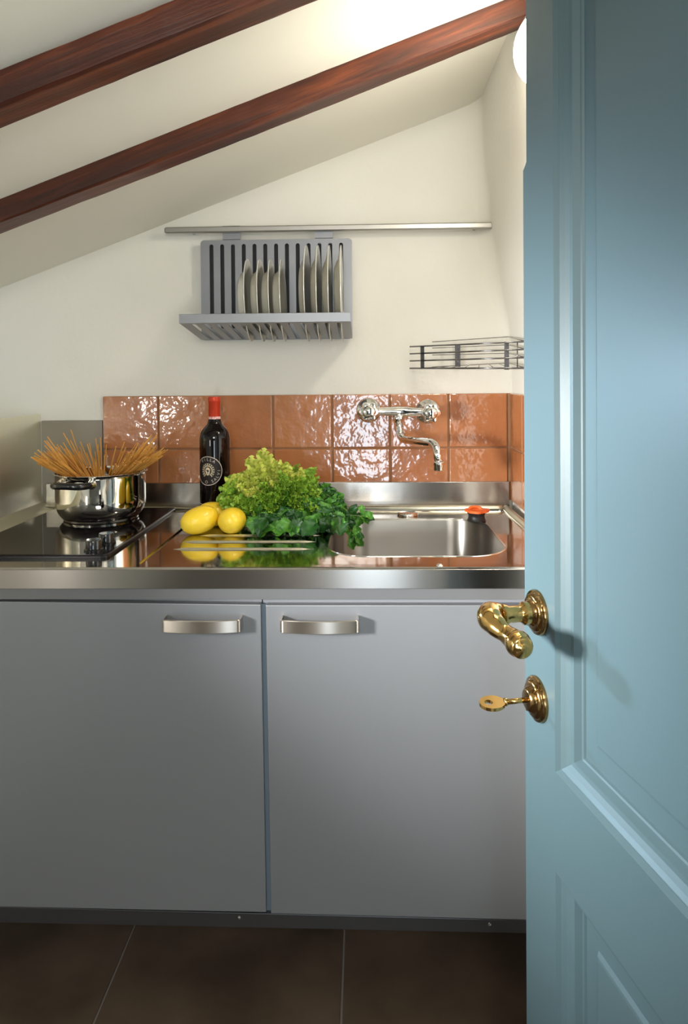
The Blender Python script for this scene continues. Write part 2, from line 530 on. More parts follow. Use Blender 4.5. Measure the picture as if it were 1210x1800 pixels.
# recessed field with the sink opening
sk = [bm.verts.new((x, y, CZ - DR)) for x, y in sink]
ed = [e for e in bm.edges if e.verts[0] in set(rec2) and e.verts[1] in set(rec2)]
ed += [bm.edges.new((sk[i], sk[(i + 1) % len(sk)])) for i in range(len(sk))]
bmesh.ops.triangle_fill(bm, edges=ed, use_beauty=True)
# rolled front edge
prof = [(CF + .004, CZ), (CF + .0015, CZ - .0008), (CF, CZ - .003), (CF, CZ - .036), (CF + .001, CZ - .038), (CF + .02, CZ - .038)]
strip = [[bm.verts.new((x, y, z)) for y, z in prof] for x in (CXL, CXR)]
bridge(bm, strip[0], strip[1], closed=False)
hh = [bm.verts.new((v.co.x, v.co.y, CZ - .03)) for v in loops[2]]
bridge(bm, loops[2], hh)
deck = obj('deck', bm, M['steel'], top, auto=25)
# front fascia of brushed steel in front of the rolled edge
obj('front_edge', boxm(CXL, CXR, CF - .0012, CF + .002, CZ - .0375, CZ - .0030, bev=.0006, seg=1), M['steel_brushed'], top)
# basin
bm = bmesh.new()
cx, cy = .1025, 1.51
def ring(s, z, base=sink): return [bm.verts.new(((x - cx) * s + cx, (y - cy) * s + cy, z)) for x, y in base]
prs = [(1.000, CZ - DR), (.992, CZ - DR - .002), (.986, CZ - .009), (.982, CZ - .05), (.975, CZ - .12), (.955, CZ - .142), (.88, CZ - .153), (.5, CZ - .155), (.10, CZ - .157)]
rg = [ring(s, z) for s, z in prs]
for a, b in zip(rg, rg[1:]): bridge(bm, a, b)
bm.faces.new(rg[-1])
obj('basin', bm, M['basin'], top, auto=30)
# bright rim bead round the sink
bm = bmesh.new()
rp = [(x, y, CZ - DR + .0002) for x, y in sink]; rp.append(rp[0])
tube(bm, rp, .0011, 6, cap=False)
obj('sink_rim', bm, M['chrome'], top, smooth=True)
bm = bmesh.new()
lathe(bm, [(.0, .004), (.02, .004), (.022, .002), (.034, .0035), (.038, 0)], (cx, cy, CZ - .157), n=28, cap0=False)
obj('waste', bm, M['chrome'], top, smooth=True)
# drainer ribs
for yy, xa, xb in ((1.512, -.36, -.098), (1.453, -.383, -.103), (1.390, -.385, -.108)):
    bm = bmesh.new()
    n = 24
    rows = []
    for k in range(n + 1):
        t = k / n; x = xa + (xb - xa) * t
        s = min(1, min(t, 1 - t) * 12 + .05)
        rows.append([bm.verts.new((x, yy - .0045 * s, CZ - DR)), bm.verts.new((x, yy - .002 * s, CZ - DR + .0030 * s)), bm.verts.new((x, yy + .002 * s, CZ - DR + .0030 * s)), bm.verts.new((x, yy + .0045 * s, CZ - DR))])
    for a, b in zip(rows, rows[1:]): bridge(bm, a, b, closed=False)
    obj('drainer_rib', bm, M['steel_side'], top, smooth=True)
# upstand at the back, rolled beads at the back and on the right
xu = AtY(82, 860, 1.83).x
obj('upstand', boxm(xu, CXR + .003, 1.8245, 1.8345, CZ, .9655, bev=.0018), M['steel_brushed'], top)
bm = bmesh.new(); tube(bm, [(xu, 1.803, CZ + .001), (.34, 1.803, CZ + .001), (.352, 1.801, CZ + .001)], .0075, 10); obj('back_bead', bm, M['steel_side'], top, smooth=True)
bm = bmesh.new(); tube(bm, [(.361, 1.803, CZ + .001), (.364, 1.60, CZ + .001), (.366, 1.25, CZ + .001)], .0075, 10); obj('side_bead', bm, M['steel_side'], top, smooth=True)
bm = bmesh.new(); p = AtZ(717, 903, CZ)
lathe(bm, [(.0, .010), (.017, .009), (.0245, .006), (.026, .003), (.026, 0)], (p.x, p.y, CZ - DR), n=32, cap0=False); obj('tap_hole_cover', bm, M['chrome'], top, smooth=True)
bm = bmesh.new(); p = AtZ(774, 996, CZ)
lathe(bm, [(.0, .0035), (.004, .003), (.006, .0012), (.0065, 0)], (p.x, 1.252, CZ), n=16, cap0=False); obj('front_stud', bm, M['chrome'], top, smooth=True)

# steel splash panels round the hob
bm = bmesh.new()
prof = [(-.8605, 1.148), (-.8575, 1.149), (-.856, 1.146), (-.856, .935), (-.850, .918), (-.835, .908), (-.812, CZ + .004), (-.808, CZ + .0012), (-.8605, CZ + .0012)]
hexa(bm, [(x, 1.27, z) for x, z in prof], (0, 1.829 - 1.27, 0))
o = obj('side_splash_panel', bm, M['steel_side'], auto=30)
tag(o, 'pale brushed steel splash panel standing at the far left beside the hob', 'splash panel')
o = obj('back_splash_panel', boxm(-.855, xs[0] - .0015, 1.831, 1.8395, CZ + .001, 1.131, bev=.0012), M['steel_back'])
tag(o, 'dull grey splash panel on the back wall behind the pasta pot', 'splash panel')

# ------------------------------------------------------------------ cabinets under it
def at_front(px, py): return AtY(px, py, 1.243)
def cabinet(label, xa, xb, door_px, hx):
    root = empty('base_cabinet', ((xa + xb) / 2, 1.5, 0), label, 'cabinet', 'grey base cabinets under the worktop')
    bm = bmesh.new()
    for q in ((xa, xa + .016, .284, .852), (xb - .016, xb, .284, .852), (xa + .016, xb - .016, .284, .300)): box(bm, q[0], q[1], 1.262, 1.80, q[2], q[3])
    box(bm, xa + .016, xb - .016, 1.79, 1.80, .300, .852); box(bm, xa + .016, xb - .016, 1.262, 1.27, .300, .852)
    obj('carcass', bm, M['cabinet_body'], root)
    bm = bmesh.new()
    q = [at_front(*p) for p in door_px]
    hexa(bm, q, (0, .017, 0), bev=.0012)
    d = obj('door', bm, M['cabinet'], root)
    # bow handle: flat steel strap, bent back at both ends
    x0h, x1h = at_front(hx[0], hx[2]).x, at_front(hx[1], hx[2]).x
    zc = AtY((hx[0] + hx[1]) / 2, hx[2], 1.215).z
    path = []
    xm = (x0h + x1h) / 2; hw = (x1h - x0h) / 2 * .985
    yd = 1.2425
    path += [(xm - hw, yd), (xm - hw, yd - .022)]
    for k in range(5): 
        a = R(90 * k / 4); path.append((xm - hw + .005 - .005 * math.cos(a), yd - .022 - .005 * math.sin(a)))
    for k in range(1, 16):
        t = -1 + 2 * k / 16; path.append((xm + t * (hw - .005), yd - .027 - .006 * (1 - t * t)))
    for k in range(5):
        a = R(90 - 90 * k / 4); path.append((xm + hw - .005 + .005 * math.cos(a), yd - .022 - .005 * math.sin(a)))
    path += [(xm + hw, yd - .022), (xm + hw, yd)]
    bm = bmesh.new(); rings = []
    for i, (x, y) in enumerate(path):
        a = Vector(path[max(i - 1, 0)]); b = Vector(path[min(i + 1, len(path) - 1)])
        t = (b - a).normalized(); nrm = Vector((t.y, -t.x)) * .0016
        hz = .0112
        # slightly rounded strap section
        rings.append([bm.verts.new((x + nrm.x * s, y + nrm.y * s, zc + z)) for s, z in ((1, hz - .001), (.4, hz), (-1, hz), (-1, -hz), (.4, -hz), (1, -hz + .001))])
    for a, b in zip(rings, rings[1:]): bridge(bm, a, b)
    bm.faces.new(rings[0]); bm.faces.new(rings[-1][::-1])
    h = obj('handle', bm, M['handle_steel'], auto=35)
    h.parent = d; h.matrix_parent_inverse = Matrix.Identity(4)
    for lx in (xa + .06, xb - .06):
        bm = bmesh.new(); lathe(bm, [(.014, .02), (.014, .10), (.018, .11), (.018, .284)], (lx, 1.72, -.001), n=14)
        bm2 = lathe(bm, [(.022, 0), (.022, .02)], (lx, 1.72, 0.0), n=14)
        obj('leg', bm, M['black_plastic'], root)
    return root
cabinet('grey base cabinet on the left, under the hob and the lemons', -1.090, -.1885,
        [(-190, 1055.5), (458.5, 1063), (468, 1604), (-190, 1590)], (292, 427, 1101))
cabinet('grey base cabinet on the right, under the sink', -.1865, .370,
        [(467.5, 1064), (935, 1064), (935, 1617.5), (476.5, 1606)], (496, 631, 1102))
# recessed strip under the worktop and the dark rail along the bottom
bm = bmesh.new()
a, b = AtY(-190, 1031, 1.243), AtY(935, 1041, 1.243)
box(bm, CXL, CXR, 1.2455, 1.262, .8415, CZ - .0385)
tag(obj('top_rail', bm, M['rail_top']), 'narrow dull steel rail between worktop edge and cabinet doors', 'rail')
rt = empty('bottom_rail', (-.2, 1.25, .27), 'dark metal rail running along the bottom of both cabinets', 'rail')
bm = bmesh.new()
hexa(bm, [AtY(-190, 1589, 1.2475), AtY(935, 1618, 1.2475), AtY(935, 1641, 1.2475), AtY(-190, 1618, 1.2475)], (0, .014, 0), bev=.001)
obj('strip', bm, M['rail_dark'], rt)
for px, py in ((421, 1613), (861, 1625)):
    bm = bmesh.new(); p = AtY(px, py, 1.2475); lathe(bm, [(.0026, 0), (.0026, .001), (.0, .002)], p, (0, -1, 0), n=12); obj('screw', bm, M['chrome'], rt)
bm = bmesh.new(); p0, p1 = AtY(463, 1062, 1.2555), AtY(472.5, 1606, 1.2555)
hexa(bm, [p0 + Vector((-.011, 0, 0)), p0 + Vector((.011, 0, 0)), p1 + Vector((.011, 0, 0)), p1 + Vector((-.011, 0, 0))], (0, .006, 0))
tag(obj('filler_strip', bm, M['cabinet_gap']), 'blue grey vertical strip in the gap between the two cabinet doors', 'strip')

# ------------------------------------------------------------------ hob
HZ = .9065
hob = empty('ceramic_hob', (-.645, 1.55, CZ), 'black glass hob with two knobs, set into the worktop under the pot', 'hob')
bm = bmesh.new()
lo = rrect(-.802, -.487, 1.305, 1.797, .012, 5)
hi = rrect(-.8, -.489, 1.307, 1.795, .011, 5)
a = [bm.verts.new((x, y, CZ + .0003)) for x, y in lo]; b = [bm.verts.new((x, y, HZ - .002)) for x, y in lo]; c = [bm.verts.new((x, y, HZ - .0004)) for x, y in hi]
bridge(bm, a, b); bridge(bm, b, c); bm.faces.new(c); bm.faces.new(a[::-1])
obj('rim', bm, M['hob_trim'], hob)
bm = bmesh.new()
lo = rrect(-.7965, -.4925, 1.3105, 1.7915, .009, 5)
a = [bm.verts.new((x, y, HZ - .0012)) for x, y in lo]; b = [bm.verts.new((x, y, HZ + .0004)) for x, y in lo]
bridge(bm, a, b); bm.faces.new(b); bm.faces.new(a[::-1])
obj('glass', bm, M['hob_glass'], hob)
for px, py in ((165, 967), (187, 955)):
    p = AtZ(px, py, HZ)
    bm = bmesh.new(); lathe(bm, [(.0185, 0), (.0185, .003), (.0155, .004), (.0150, .018), (.0138, .0205), (0, .0208)], (p.x, p.y, HZ + .0004), n=30, cap1=False)
    k = obj('knob', bm, M['black_plastic'], hob, auto=35)

# ------------------------------------------------------------------ pasta pot
PC = Vector((-.632, 1.662, HZ + .0006)); PR = .1045; PH = .112
pot = empty('saucepan', PC, 'shiny steel pot on the black hob, holding upright spaghetti', 'pot')
bm = bmesh.new()
prof = [(0, 0), (.083, 0), (.086, .001), (.087, .006), (.0885, .0065), (.094, .012), (.1005, .024), (.1035, .036), (.1040, .050), (.1040, PH - .008), (.1046, PH - .004), (.1075, PH - .0008), (.1088, PH), (.1080, PH + .0012), (.1035, PH), (.1020, PH - .006), (.1020, .04), (.098, .022), (.085, .010), (0, .009)]
lathe(bm, prof, PC, n=96, cap0=False, cap1=False)
obj('pan_body', bm, M['pot_steel'], pot, auto=50)
def pot_handle(ang):
    d = Vector((math.sin(ang), -math.cos(ang), 0)); s = Vector((math.cos(ang), math.sin(ang), 0))
    zc = PC.z + PH - .017
    bm = bmesh.new()
    pts = []
    for t, o_ in ((-1.0, .004), (-1.0, .018), (-.80, .034), (-.35, .041), (.35, .041), (.80, .034), (1.0, .018), (1.0, .004)):
        base = PC + d * (PR * math.sqrt(max(0, 1 - (t * .38) ** 2)) - .003)
        pts.append(base + s * (t * .040) + d * o_ + Vector((0, 0, PH - .018)) + Vector((0, 0, .004 * (1 - abs(t)))))
    pts = smooth_path(pts, 5)
    tube(bm, pts, [.0080] * len(pts), 12, sx=1.0)
    h = obj('handle', bm, M['black_plastic'], pot, smooth=True)
    for t in (-1, 1):
        bm = bmesh.new()
        base = PC + d * (PR * math.sqrt(1 - .38 ** 2) - .0035) + s * (t * .040) + Vector((0, 0, PH - .018))
        lathe(bm, [(.011, 0), (.0105, .004), (.0085, .008), (.008, .014)], base, d, n=20)
        b_ = obj('handle_bracket', bm, M['pot_steel'], pot, auto=40)
pot_handle(-.24)
pot_handle(-.24 + PI)

# spaghetti: straight strands leaning out over the rim, in a left and a right fan
def strand_mesh():
    bm = bmesh.new(); tube(bm, [(0, 0, 0), (0, 0, .255)], .0013, 6)
    me = bpy.data.meshes.new('strand'); bm.to_mesh(me); bm.free(); me.materials.append(M['pasta']); return me
sm = strand_mesh()
def fan(label, side, n):
    root = empty('spaghetti_bundle', PC + Vector((side * .03, 0, .012)), label, 'spaghetti', 'dry spaghetti in the pot')
    for i in range(n):
        # azimuth measured from the side direction; strands cross the rim from inside
        az = max(-1.3, min(1.3, random.gauss(0, .68)))
        dirh = Vector((side * math.cos(az), math.sin(az), 0))
        low = random.random() < .66
        foot = -dirh * (random.uniform(.050, .084) if low else random.uniform(-.01, .05)) + Vector((0, random.uniform(-.02, .02), .012))
        rr = .1000 if low else random.uniform(.072, .098)
        through = dirh * rr + Vector((0, 0, PH + .0035 + abs(random.gauss(0, .007)) + (0 if low else random.uniform(.0, .020))))
        if foot.xy.length > .085: foot.xy = foot.xy * .085 / foot.xy.length
        v = (through - foot)
        L_ = random.uniform(.93, 1.0) if low else random.uniform(.66, .90)
        o = bpy.data.objects.new('strand', sm); C.objects.link(o)
        q = v.to_track_quat('Z', 'Y')
        o.parent = root
        o.location = foot + PC - root.location
        o.rotation_euler = q.to_euler()
        o.scale = (1, 1, L_)
fan('golden dry spaghetti fanning out over the left rim of the pot', -1, 190)
fan('golden dry spaghetti fanning out over the right rim of the pot', 1, 190)

# ------------------------------------------------------------------ wine bottle
BX, BY = AtY(378, 800, 1.712).x, 1.712
BZ = CZ - DR
bot = empty('wine_bottle', (BX, BY, BZ), 'dark wine bottle with red capsule and round emblem, standing behind the lemons', 'bottle')
BR = .0372
bm = bmesh.new()
prof = [(0, .003), (.03, .001), (.034, 0), (BR - .0006, .004), (BR, .008), (BR, .192), (BR - .0008, .201), (BR - .0032, .210), (BR - .0075, .218), (BR - .0135, .2245), (.0180, .2305), (.0158, .237), (.0142, .248), (.0138, .288), (.0146, .290), (.0146, .296), (0, .297)]
lathe(bm, prof, (BX, BY, BZ), n=64, cap0=False, cap1=False)
obj('glass', bm, M['bottle'], bot, auto=50)
bm = bmesh.new()
lathe(bm, [(.0143, .246), (.0146, .247), (.0144, .284), (.0152, .2855), (.0156, .288), (.0156, .2945), (.0152, .2965), (.0148, .2975), (0, .298)], (BX, BY, BZ), n=48, cap0=False, cap1=False)
cp = obj('capsule', bm, M['capsule'], bot, auto=40)
bm = bmesh.new(); lathe(bm, [(.0151, .2335), (.0150, .2345), (.0149, .2485), (.0147, .2490)], (BX, BY, BZ), n=48, cap0=False, cap1=False)
obj('neck_band', bm, M['capsule_pink'], bot, smooth=True)
# everything printed is wrapped round the glass: u along the circumference, v up
TH0 = -.27
def wrap(u, v, r):
    a = TH0 + u / BR
    return Vector((BX + r * math.sin(a), BY - r * math.cos(a), BZ + v))
LV = .1195
def patch(bm, pts, r):
    bm.faces.new([bm.verts.new(wrap(u, v, r)) for u, v in pts])
def disc(bm, cu, cv, r0, r1, r, n=64):
    A = [bm.verts.new(wrap(cu + r0 * math.cos(2 * PI * k / n), cv + r0 * math.sin(2 * PI * k / n), r)) for k in range(n)]
    B = [bm.verts.new(wrap(cu + r1 * math.cos(2 * PI * k / n), cv + r1 * math.sin(2 * PI * k / n), r)) for k in range(n)]
    bridge(bm, A, B)
bm = bmesh.new()
for q in range(10): disc(bm, 0, LV, max(.0001, .035 * q / 10), .035 * (q + 1) / 10, BR + .00025, 64)
lab = obj('emblem_label', bm, M['label_dark'], bot)
bm = bmesh.new(); disc(bm, 0, LV, .0335, .0352, BR + .0005)
s_ = obj('ring', bm, M['label_ink'], bot)
def text_mesh(s, size):
    cu = bpy.data.curves.new('t', 'FONT'); cu.body = s; cu.size = size; cu.align_x = 'CENTER'; cu.align_y = 'CENTER'
    cu.resolution_u = 3
    o = bpy.data.objects.new('t', cu); C.objects.link(o)
    dg = bpy.context.evaluated_depsgraph_get()
    me = bpy.data.meshes.new_from_object(o.evaluated_get(dg))
    bpy.data.objects.remove(o)
    return me
bm = bmesh.new()
def letter(bm, ch, cu, cv, rot, size):
    me = text_mesh(ch, size)
    vs = [bm.verts.new(wrap(cu + v.co.x * math.cos(rot) - v.co.y * math.sin(rot), cv + v.co.x * math.sin(rot) + v.co.y * math.cos(rot), BR + .0006)) for v in me.vertices]
    for p in me.polygons:
        try: bm.faces.new([vs[i] for i in p.vertices])
        except ValueError: pass
    bpy.data.meshes.remove(me)
for k, ch in enumerate('VILLA'):
    a = R(124 - 17 * k); letter(bm, ch, .0272 * math.cos(a), LV + .0272 * math.sin(a), a - PI / 2, .0098)
for k, ch in enumerate('O SALVI'):
    a = R(-98 + 16.5 * k); letter(bm, ch, .0272 * math.cos(a), LV + .0272 * math.sin(a), a + PI / 2, .0098)
obj('lettering', bm, M['label_ink'], bot)
# the little head in the middle of the emblem, in flat print with a wreath of curls
bm = bmesh.new()
n = 20
patch(bm, [(.0068 * math.cos(2 * PI * k / n) * (1 if math.sin(2 * PI * k / n) > 0 else .8), LV - .001 + .0098 * math.sin(2 * PI * k / n)) for k in range(n)], BR + .0006)
for k in range(15):
    a = R(-50 + 280 * k / 14)
    cu, cv = .0138 * math.cos(a), LV + .0005 + .0152 * math.sin(a)
    for m_ in range(2):
        b_ = a + (.5 if m_ else -.5)
        dx, dy = math.cos(b_), math.sin(b_)
        patch(bm, [(cu - dy * .0012, cv + dx * .0012), (cu + dy * .0012, cv - dx * .0012), (cu + dx * .0042, cv + dy * .0042)], BR + .00062)
    disc(bm, cu * .8, LV + (cv - LV) * .8, .0008, .0020, BR + .0006, 10)
obj('emblem_head', bm, M['label_gold'], bot)
bm = bmesh.new()
for sx_ in (-1, 1):
    patch(bm, [(sx_ * .0012, LV + .0012), (sx_ * .0046, LV + .0020), (sx_ * .0044, LV + .0004), (sx_ * .0014, LV + .0002)], BR + .0008)
patch(bm, [(-.0007, LV + .001), (.0007, LV + .001), (.0011, LV - .0038), (-.0011, LV - .0038)], BR + .0008)
patch(bm, [(-.0026, LV - .0058), (.0026, LV - .0058), (.0014, LV - .0070), (-.0014, LV - .0070)], BR + .0008)
obj('emblem_face_lines', bm, M['label_dark'], bot)
bm = bmesh.new()
for v0, v1 in ((.0375, .0385), (.0235, .0245)):
    n = 40
    A = [bm.verts.new(wrap(-.045 + .09 * k / n, v0, BR + .0005)) for k in range(n + 1)]
    B = [bm.verts.new(wrap(-.045 + .09 * k / n, v1, BR + .0005)) for k in range(n + 1)]
    bridge(bm, A, B, closed=False)
u = -.034
while u < .030:
    w = random.choice((.0014, .002, .0026, .003))
    patch(bm, [(u, .0305), (u + w, .0305), (u + w, .0340), (u, .0340)], BR + .0005)
    u += w + .0011
obj('lower_label_print', bm, M['label_ink'], bot)

# ------------------------------------------------------------------ lemons
def lemon(label, px, py, d, L_, r, ang, tilt, seed):
    rnd = random.Random(seed)
    c = AtY(px, py, d)
    bm = bmesh.new()
    prof = []
    for k in range(25):
        t = -1 + 2 * k / 24
        rr = r * math.sqrt(max(0, 1 - abs(t) ** 2.2)) if abs(t) < .93 else r * (.40 - (abs(t) - .93) * 5.2)
        rr = max(rr, 0)
        prof.append((rr if 0 < k < 24 else 0, t * L_))
    lathe(bm, prof, (0, 0, 0), n=36, cap0=False, cap1=False)
    for v in bm.verts:
        s = 1 + .015 * math.sin(v.co.x * 90 + seed) + .012 * math.sin(v.co.y * 110 + seed * 2 + v.co.z * 60)
        v.co *= s
    rot = Matrix.Rotation(ang, 4, 'Z') @ Matrix.Rotation(R(90) + tilt, 4, 'Y')
    for v in bm.verts: v.co = (rot @ v.co.to_4d()).to_3d()
    zmin = min(v.co.z for v in bm.verts)
    o = obj('peel', bm, M['lemon'], smooth=True)
    root = empty('lemon', (c.x, c.y, BZ), label, 'lemon', 'lemons beside the wine bottle')
    fix_parent(o, root); o.location = (0, 0, -zmin)
    e = (rot @ Vector((0, 0, -L_ * .985, 1))).to_3d()
    bm = bmesh.new(); lathe(bm, [(.0026, -.001), (.0022, .0009), (0, .0011)], e, e.normalized(), n=10)
    q = obj('stem_scar', bm, M['lemon_tip'], smooth=True); fix_parent(q, root); q.location = (0, 0, -zmin)
lemon('large lemon in front on the left, lying at a slant', 351, 920, 1.530, .0435, .0295, R(28), R(-14), 3)
lemon('lemon lying behind the slanting one, just in front of the bottle', 374, 908, 1.606, .038, .0285, R(10), 0, 5)
lemon('round-looking lemon on the right with its stem scar facing forward, next to the greens', 408, 921, 1.532, .036, .0292, R(76), R(6), 8)

# ------------------------------------------------------------------ salad and greens
def leaf_frisee(seed, L_=.085, W_=.026):
    """a curly endive leaf: a pale rib with many small twisted, toothed lobes on both sides"""
    rnd = random.Random(seed)
    bm = bmesh.new()
    rib = lambda t: Vector((t * L_, .004 * math.sin(t * 5 + seed), -.026 * t * t + .006 * t))
    rows = []
    for i in range(9):
        t = i / 8; w = .0030 * (1 - .75 * t)
        c_ = rib(t); rows.append([bm.verts.new(c_ + Vector((0, -w, .0012))), bm.verts.new(c_), bm.verts.new(c_ + Vector((0, w, .0012)))])
    for a, b in zip(rows, rows[1:]): bridge(bm, a, b, closed=False)
    for k in range(26):
        t = .10 + .90 * (k + rnd.random()) / 26
        side = 1 if k % 2 else -1
        c_ = rib(min(t, 1))
        ln = W_ * (.45 + .75 * math.sin(PI * min(1, t * .85 + .1))) * rnd.uniform(.7, 1.15)
        yaw = side * rnd.uniform(.75, 1.35) * (1 - .45 * t)
        pit = rnd.uniform(-.35, .75)
        d = Vector((math.cos(yaw) * math.cos(pit), math.sin(yaw) * math.cos(pit), math.sin(pit)))
        n = Vector((rnd.uniform(-.6, .6), rnd.uniform(-.6, .6), 1)).normalized()
        x = d.cross(n).normalized(); n = x.cross(d)
        pr = None
        ns = 6
        curl = rnd.uniform(-1.3, 1.3)
        for q in range(ns + 1):
            u = q / ns
            w = (.0030 + .0042 * math.sin(PI * (u * .8 + .1))) * (1.25 if q % 2 else .62)
            if q == ns: w = .0006
            a = curl * u + .7 * math.sin(u * 9 + k)
            p_ = c_ + d * ln * u + n * (.35 * ln * curl * u * u)
            xx = x * math.cos(a) + n * math.sin(a)
            cur = [bm.verts.new(p_ - xx * w), bm.verts.new(p_ + n * .0009), bm.verts.new(p_ + xx * w)]
            if pr: bridge(bm, pr, cur, closed=False)
            pr = cur
    return bm
def leaf_broad(seed, L_=.055, W_=.021):
    """a broad toothed leaf with a sunken midrib and raised, wavy halves"""
    rnd = random.Random(seed); nu, nv = 22, 8
    bm = bmesh.new(); g_ = []
    ph = rnd.uniform(0, 6.28)
    for i in range(nu + 1):
        t = i / nu; row = []
        w = W_ * (math.sin(PI * (t ** .8) * .96 + .04)) ** .8
        w *= 1 + .10 * math.sin(t * 12 + ph)
        w *= (1.07 if i % 2 else .90)
        if i == 0: w = .0012
        if i == nu: w = .0010
        for j in range(nv + 1):
            s = -1 + 2 * j / nv
            vein = .0010 * math.cos((t * 6 - abs(s) * 1.2) * 2 * PI) * (abs(s) * (1.2 - abs(s)))
            z = abs(s) ** 1.3 * w * .55 - .014 * t * t + .0036 * math.sin(s * 4 + t * 11 + ph) * abs(s) + vein
            row.append(bm.verts.new((t * L_ + .007 * abs(s) * (1 - t), s * w, z)))
        g_.append(row)
    for i in range(nu):
        for j in range(nv):
            bm.faces.new((g_[i][j], g_[i + 1][j], g_[i + 1][j + 1], g_[i][j + 1]))
    return bm
def mesh_of(bm, m, name):
    me = bpy.data.meshes.new(name); bm.to_mesh(me); bm.free(); me.materials.append(m)
    for p in me.polygons: p.use_smooth = True
    return me
fr = {k: [mesh_of(leaf_frisee(s * 7 + 1), M[k], 'curly_leaf') for s in range(4)] for k in ('leaf_pale', 'leaf_mid', 'leaf_green')}
br = {k: [mesh_of(leaf_broad(s * 5 + 2), M[k], 'leaf') for s in range(4)] for k in ('leaf_green', 'leaf_dark')}
def place_leaf(me, name, root, base, direction, normal, scale):
    x = direction.normalized(); z = (normal - x * normal.dot(x)).normalized(); y = z.cross(x)
    Mx = Matrix((x, y, z)).transposed().to_4x4(); Mx = Matrix.Translation(base) @ Mx @ Matrix.Scale(scale, 4)
    # keep the whole leaf above the worktop, except over the open sink
    low = min((Mx @ v.co).z for k_, v in enumerate(me.vertices) if k_ % 3 == 0)
    if low < BZ + .002 and not (base.x > -.045 and base.y > 1.35): Mx = Matrix.Translation((0, 0, BZ + .002 - low)) @ Mx
    o = bpy.data.objects.new(name, me); C.objects.link(o)
    o.parent = root; o.matrix_basis = Matrix.Translation(-root.location) @ Mx
    return o
rnd = random.Random(11)
LC = AtY(485, 905, 1.640)
let = empty('curly_lettuce', (LC.x, LC.y, BZ), 'curly yellow-green lettuce head heaped beside the wine bottle', 'lettuce')
let_n = 0
for i in range(330):
    az = rnd.uniform(-PI, PI); el = math.asin(rnd.uniform(.02, 1.0))
    d = Vector((math.cos(el) * math.cos(az), math.cos(el) * math.sin(az), math.sin(el)))
    if d.y > .55: continue
    ax = Vector((.122, .070, .122))
    hgt = 1.0 - .22 * max(0, d.x)
    tip = LC + Vector((d.x * ax.x, d.y * ax.y, (d.z ** .62) * ax.z * hgt)) * rnd.uniform(.82, 1.03) + Vector((-.004, 0, -.012))
    base = tip.lerp(LC + Vector((.01, 0, .01)), rnd.uniform(.38, .55))
    v = tip - base
    v += Vector((rnd.uniform(-1, 1), rnd.uniform(-1, .6), rnd.uniform(-.8, .9))) * .022
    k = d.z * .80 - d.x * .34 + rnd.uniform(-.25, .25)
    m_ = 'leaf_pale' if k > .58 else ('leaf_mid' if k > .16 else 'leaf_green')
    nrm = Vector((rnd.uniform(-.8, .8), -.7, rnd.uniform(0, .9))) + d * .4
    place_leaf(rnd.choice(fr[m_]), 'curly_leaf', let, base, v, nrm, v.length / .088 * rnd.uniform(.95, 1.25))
bm = bmesh.new(); lathe(bm, [(0, 0), (.02, .002), (.024, .02), (.018, .045), (0, .055)], (LC.x + .02, LC.y, BZ + .002), n=14, cap0=False, cap1=False)
obj('core', bm, M['leaf_stem'], let, smooth=True)

gr = empty('leafy_herb_bunch', AtZ(520, 940, BZ), 'dark green leafy herb bunch in front of the lettuce, trailing into the sink', 'herbs')
gloc = gr.location
def stem(pts, r=.0014):
    bm = bmesh.new(); pp = smooth_path(pts, 5); tube(bm, pp, [r] * len(pp), 6)
    return obj('stem', bm, M['leaf_stem'], gr, smooth=True)
herb = []
for i in range(105):
    px = rnd.uniform(412, 600); t = (px - 400) / 200
    lo_ = 944 - 6 * t; hi_ = 893
    py = rnd.uniform(hi_, lo_)
    d = 1.50 + .10 * (1 - (py - hi_) / (lo_ - hi_)) + rnd.uniform(-.015, .015)
    p = AtY(px, py, d)
    if px < 440 and py > 895: continue
    if p.z < BZ + .006: p.z = BZ + .006 + rnd.uniform(0, .008)
    ang = rnd.uniform(-2.6, .2) if rnd.random() < .7 else rnd.uniform(-PI, PI)
    v = Vector((math.cos(ang) , -.35 + rnd.uniform(-.3, .2), math.sin(ang) * .55))
    nrm = Vector((rnd.uniform(-.5, .5), -.75, .75 + rnd.uniform(-.2, .4)))
    m_ = 'leaf_dark' if rnd.random() < .62 else 'leaf_green'
    place_leaf(rnd.choice(br[m_]), 'leaf', gr, p - v.normalized() * .02, v, nrm, rnd.uniform(.62, .9))
# trailing sprays to the right, the last one hanging over the sink edge
sprays = [[(560, 890, 1.62), (590, 888, 1.62), (612, 898, 1.61)], [(570, 905, 1.60), (610, 905, 1.60), (640, 908, 1.60)], [(555, 915, 1.58), (600, 916, 1.575), (626, 940, 1.555)], [(560, 860, 1.66), (580, 872, 1.65), (592, 884, 1.64)]]
for s in sprays:
    pts = [AtY(*q) for q in s]
    stem(pts)
    pp = smooth_path(pts, 5)
    for k, q in enumerate(pp[2:]):
        for m_ in range(2):
            a = rnd.uniform(-1.3, 1.3) if k < len(pp) - 4 else rnd.uniform(-1.5, .6)
            v = Vector((math.cos(a), -.2, math.sin(a) * 1.0))
            me = rnd.choice(br['leaf_dark' if rnd.random() < .55 else 'leaf_green'])
            place_leaf(me, 'leaf', gr, q, v, Vector((rnd.uniform(-.4, .4), -.8, .5)), rnd.uniform(.32, .52))
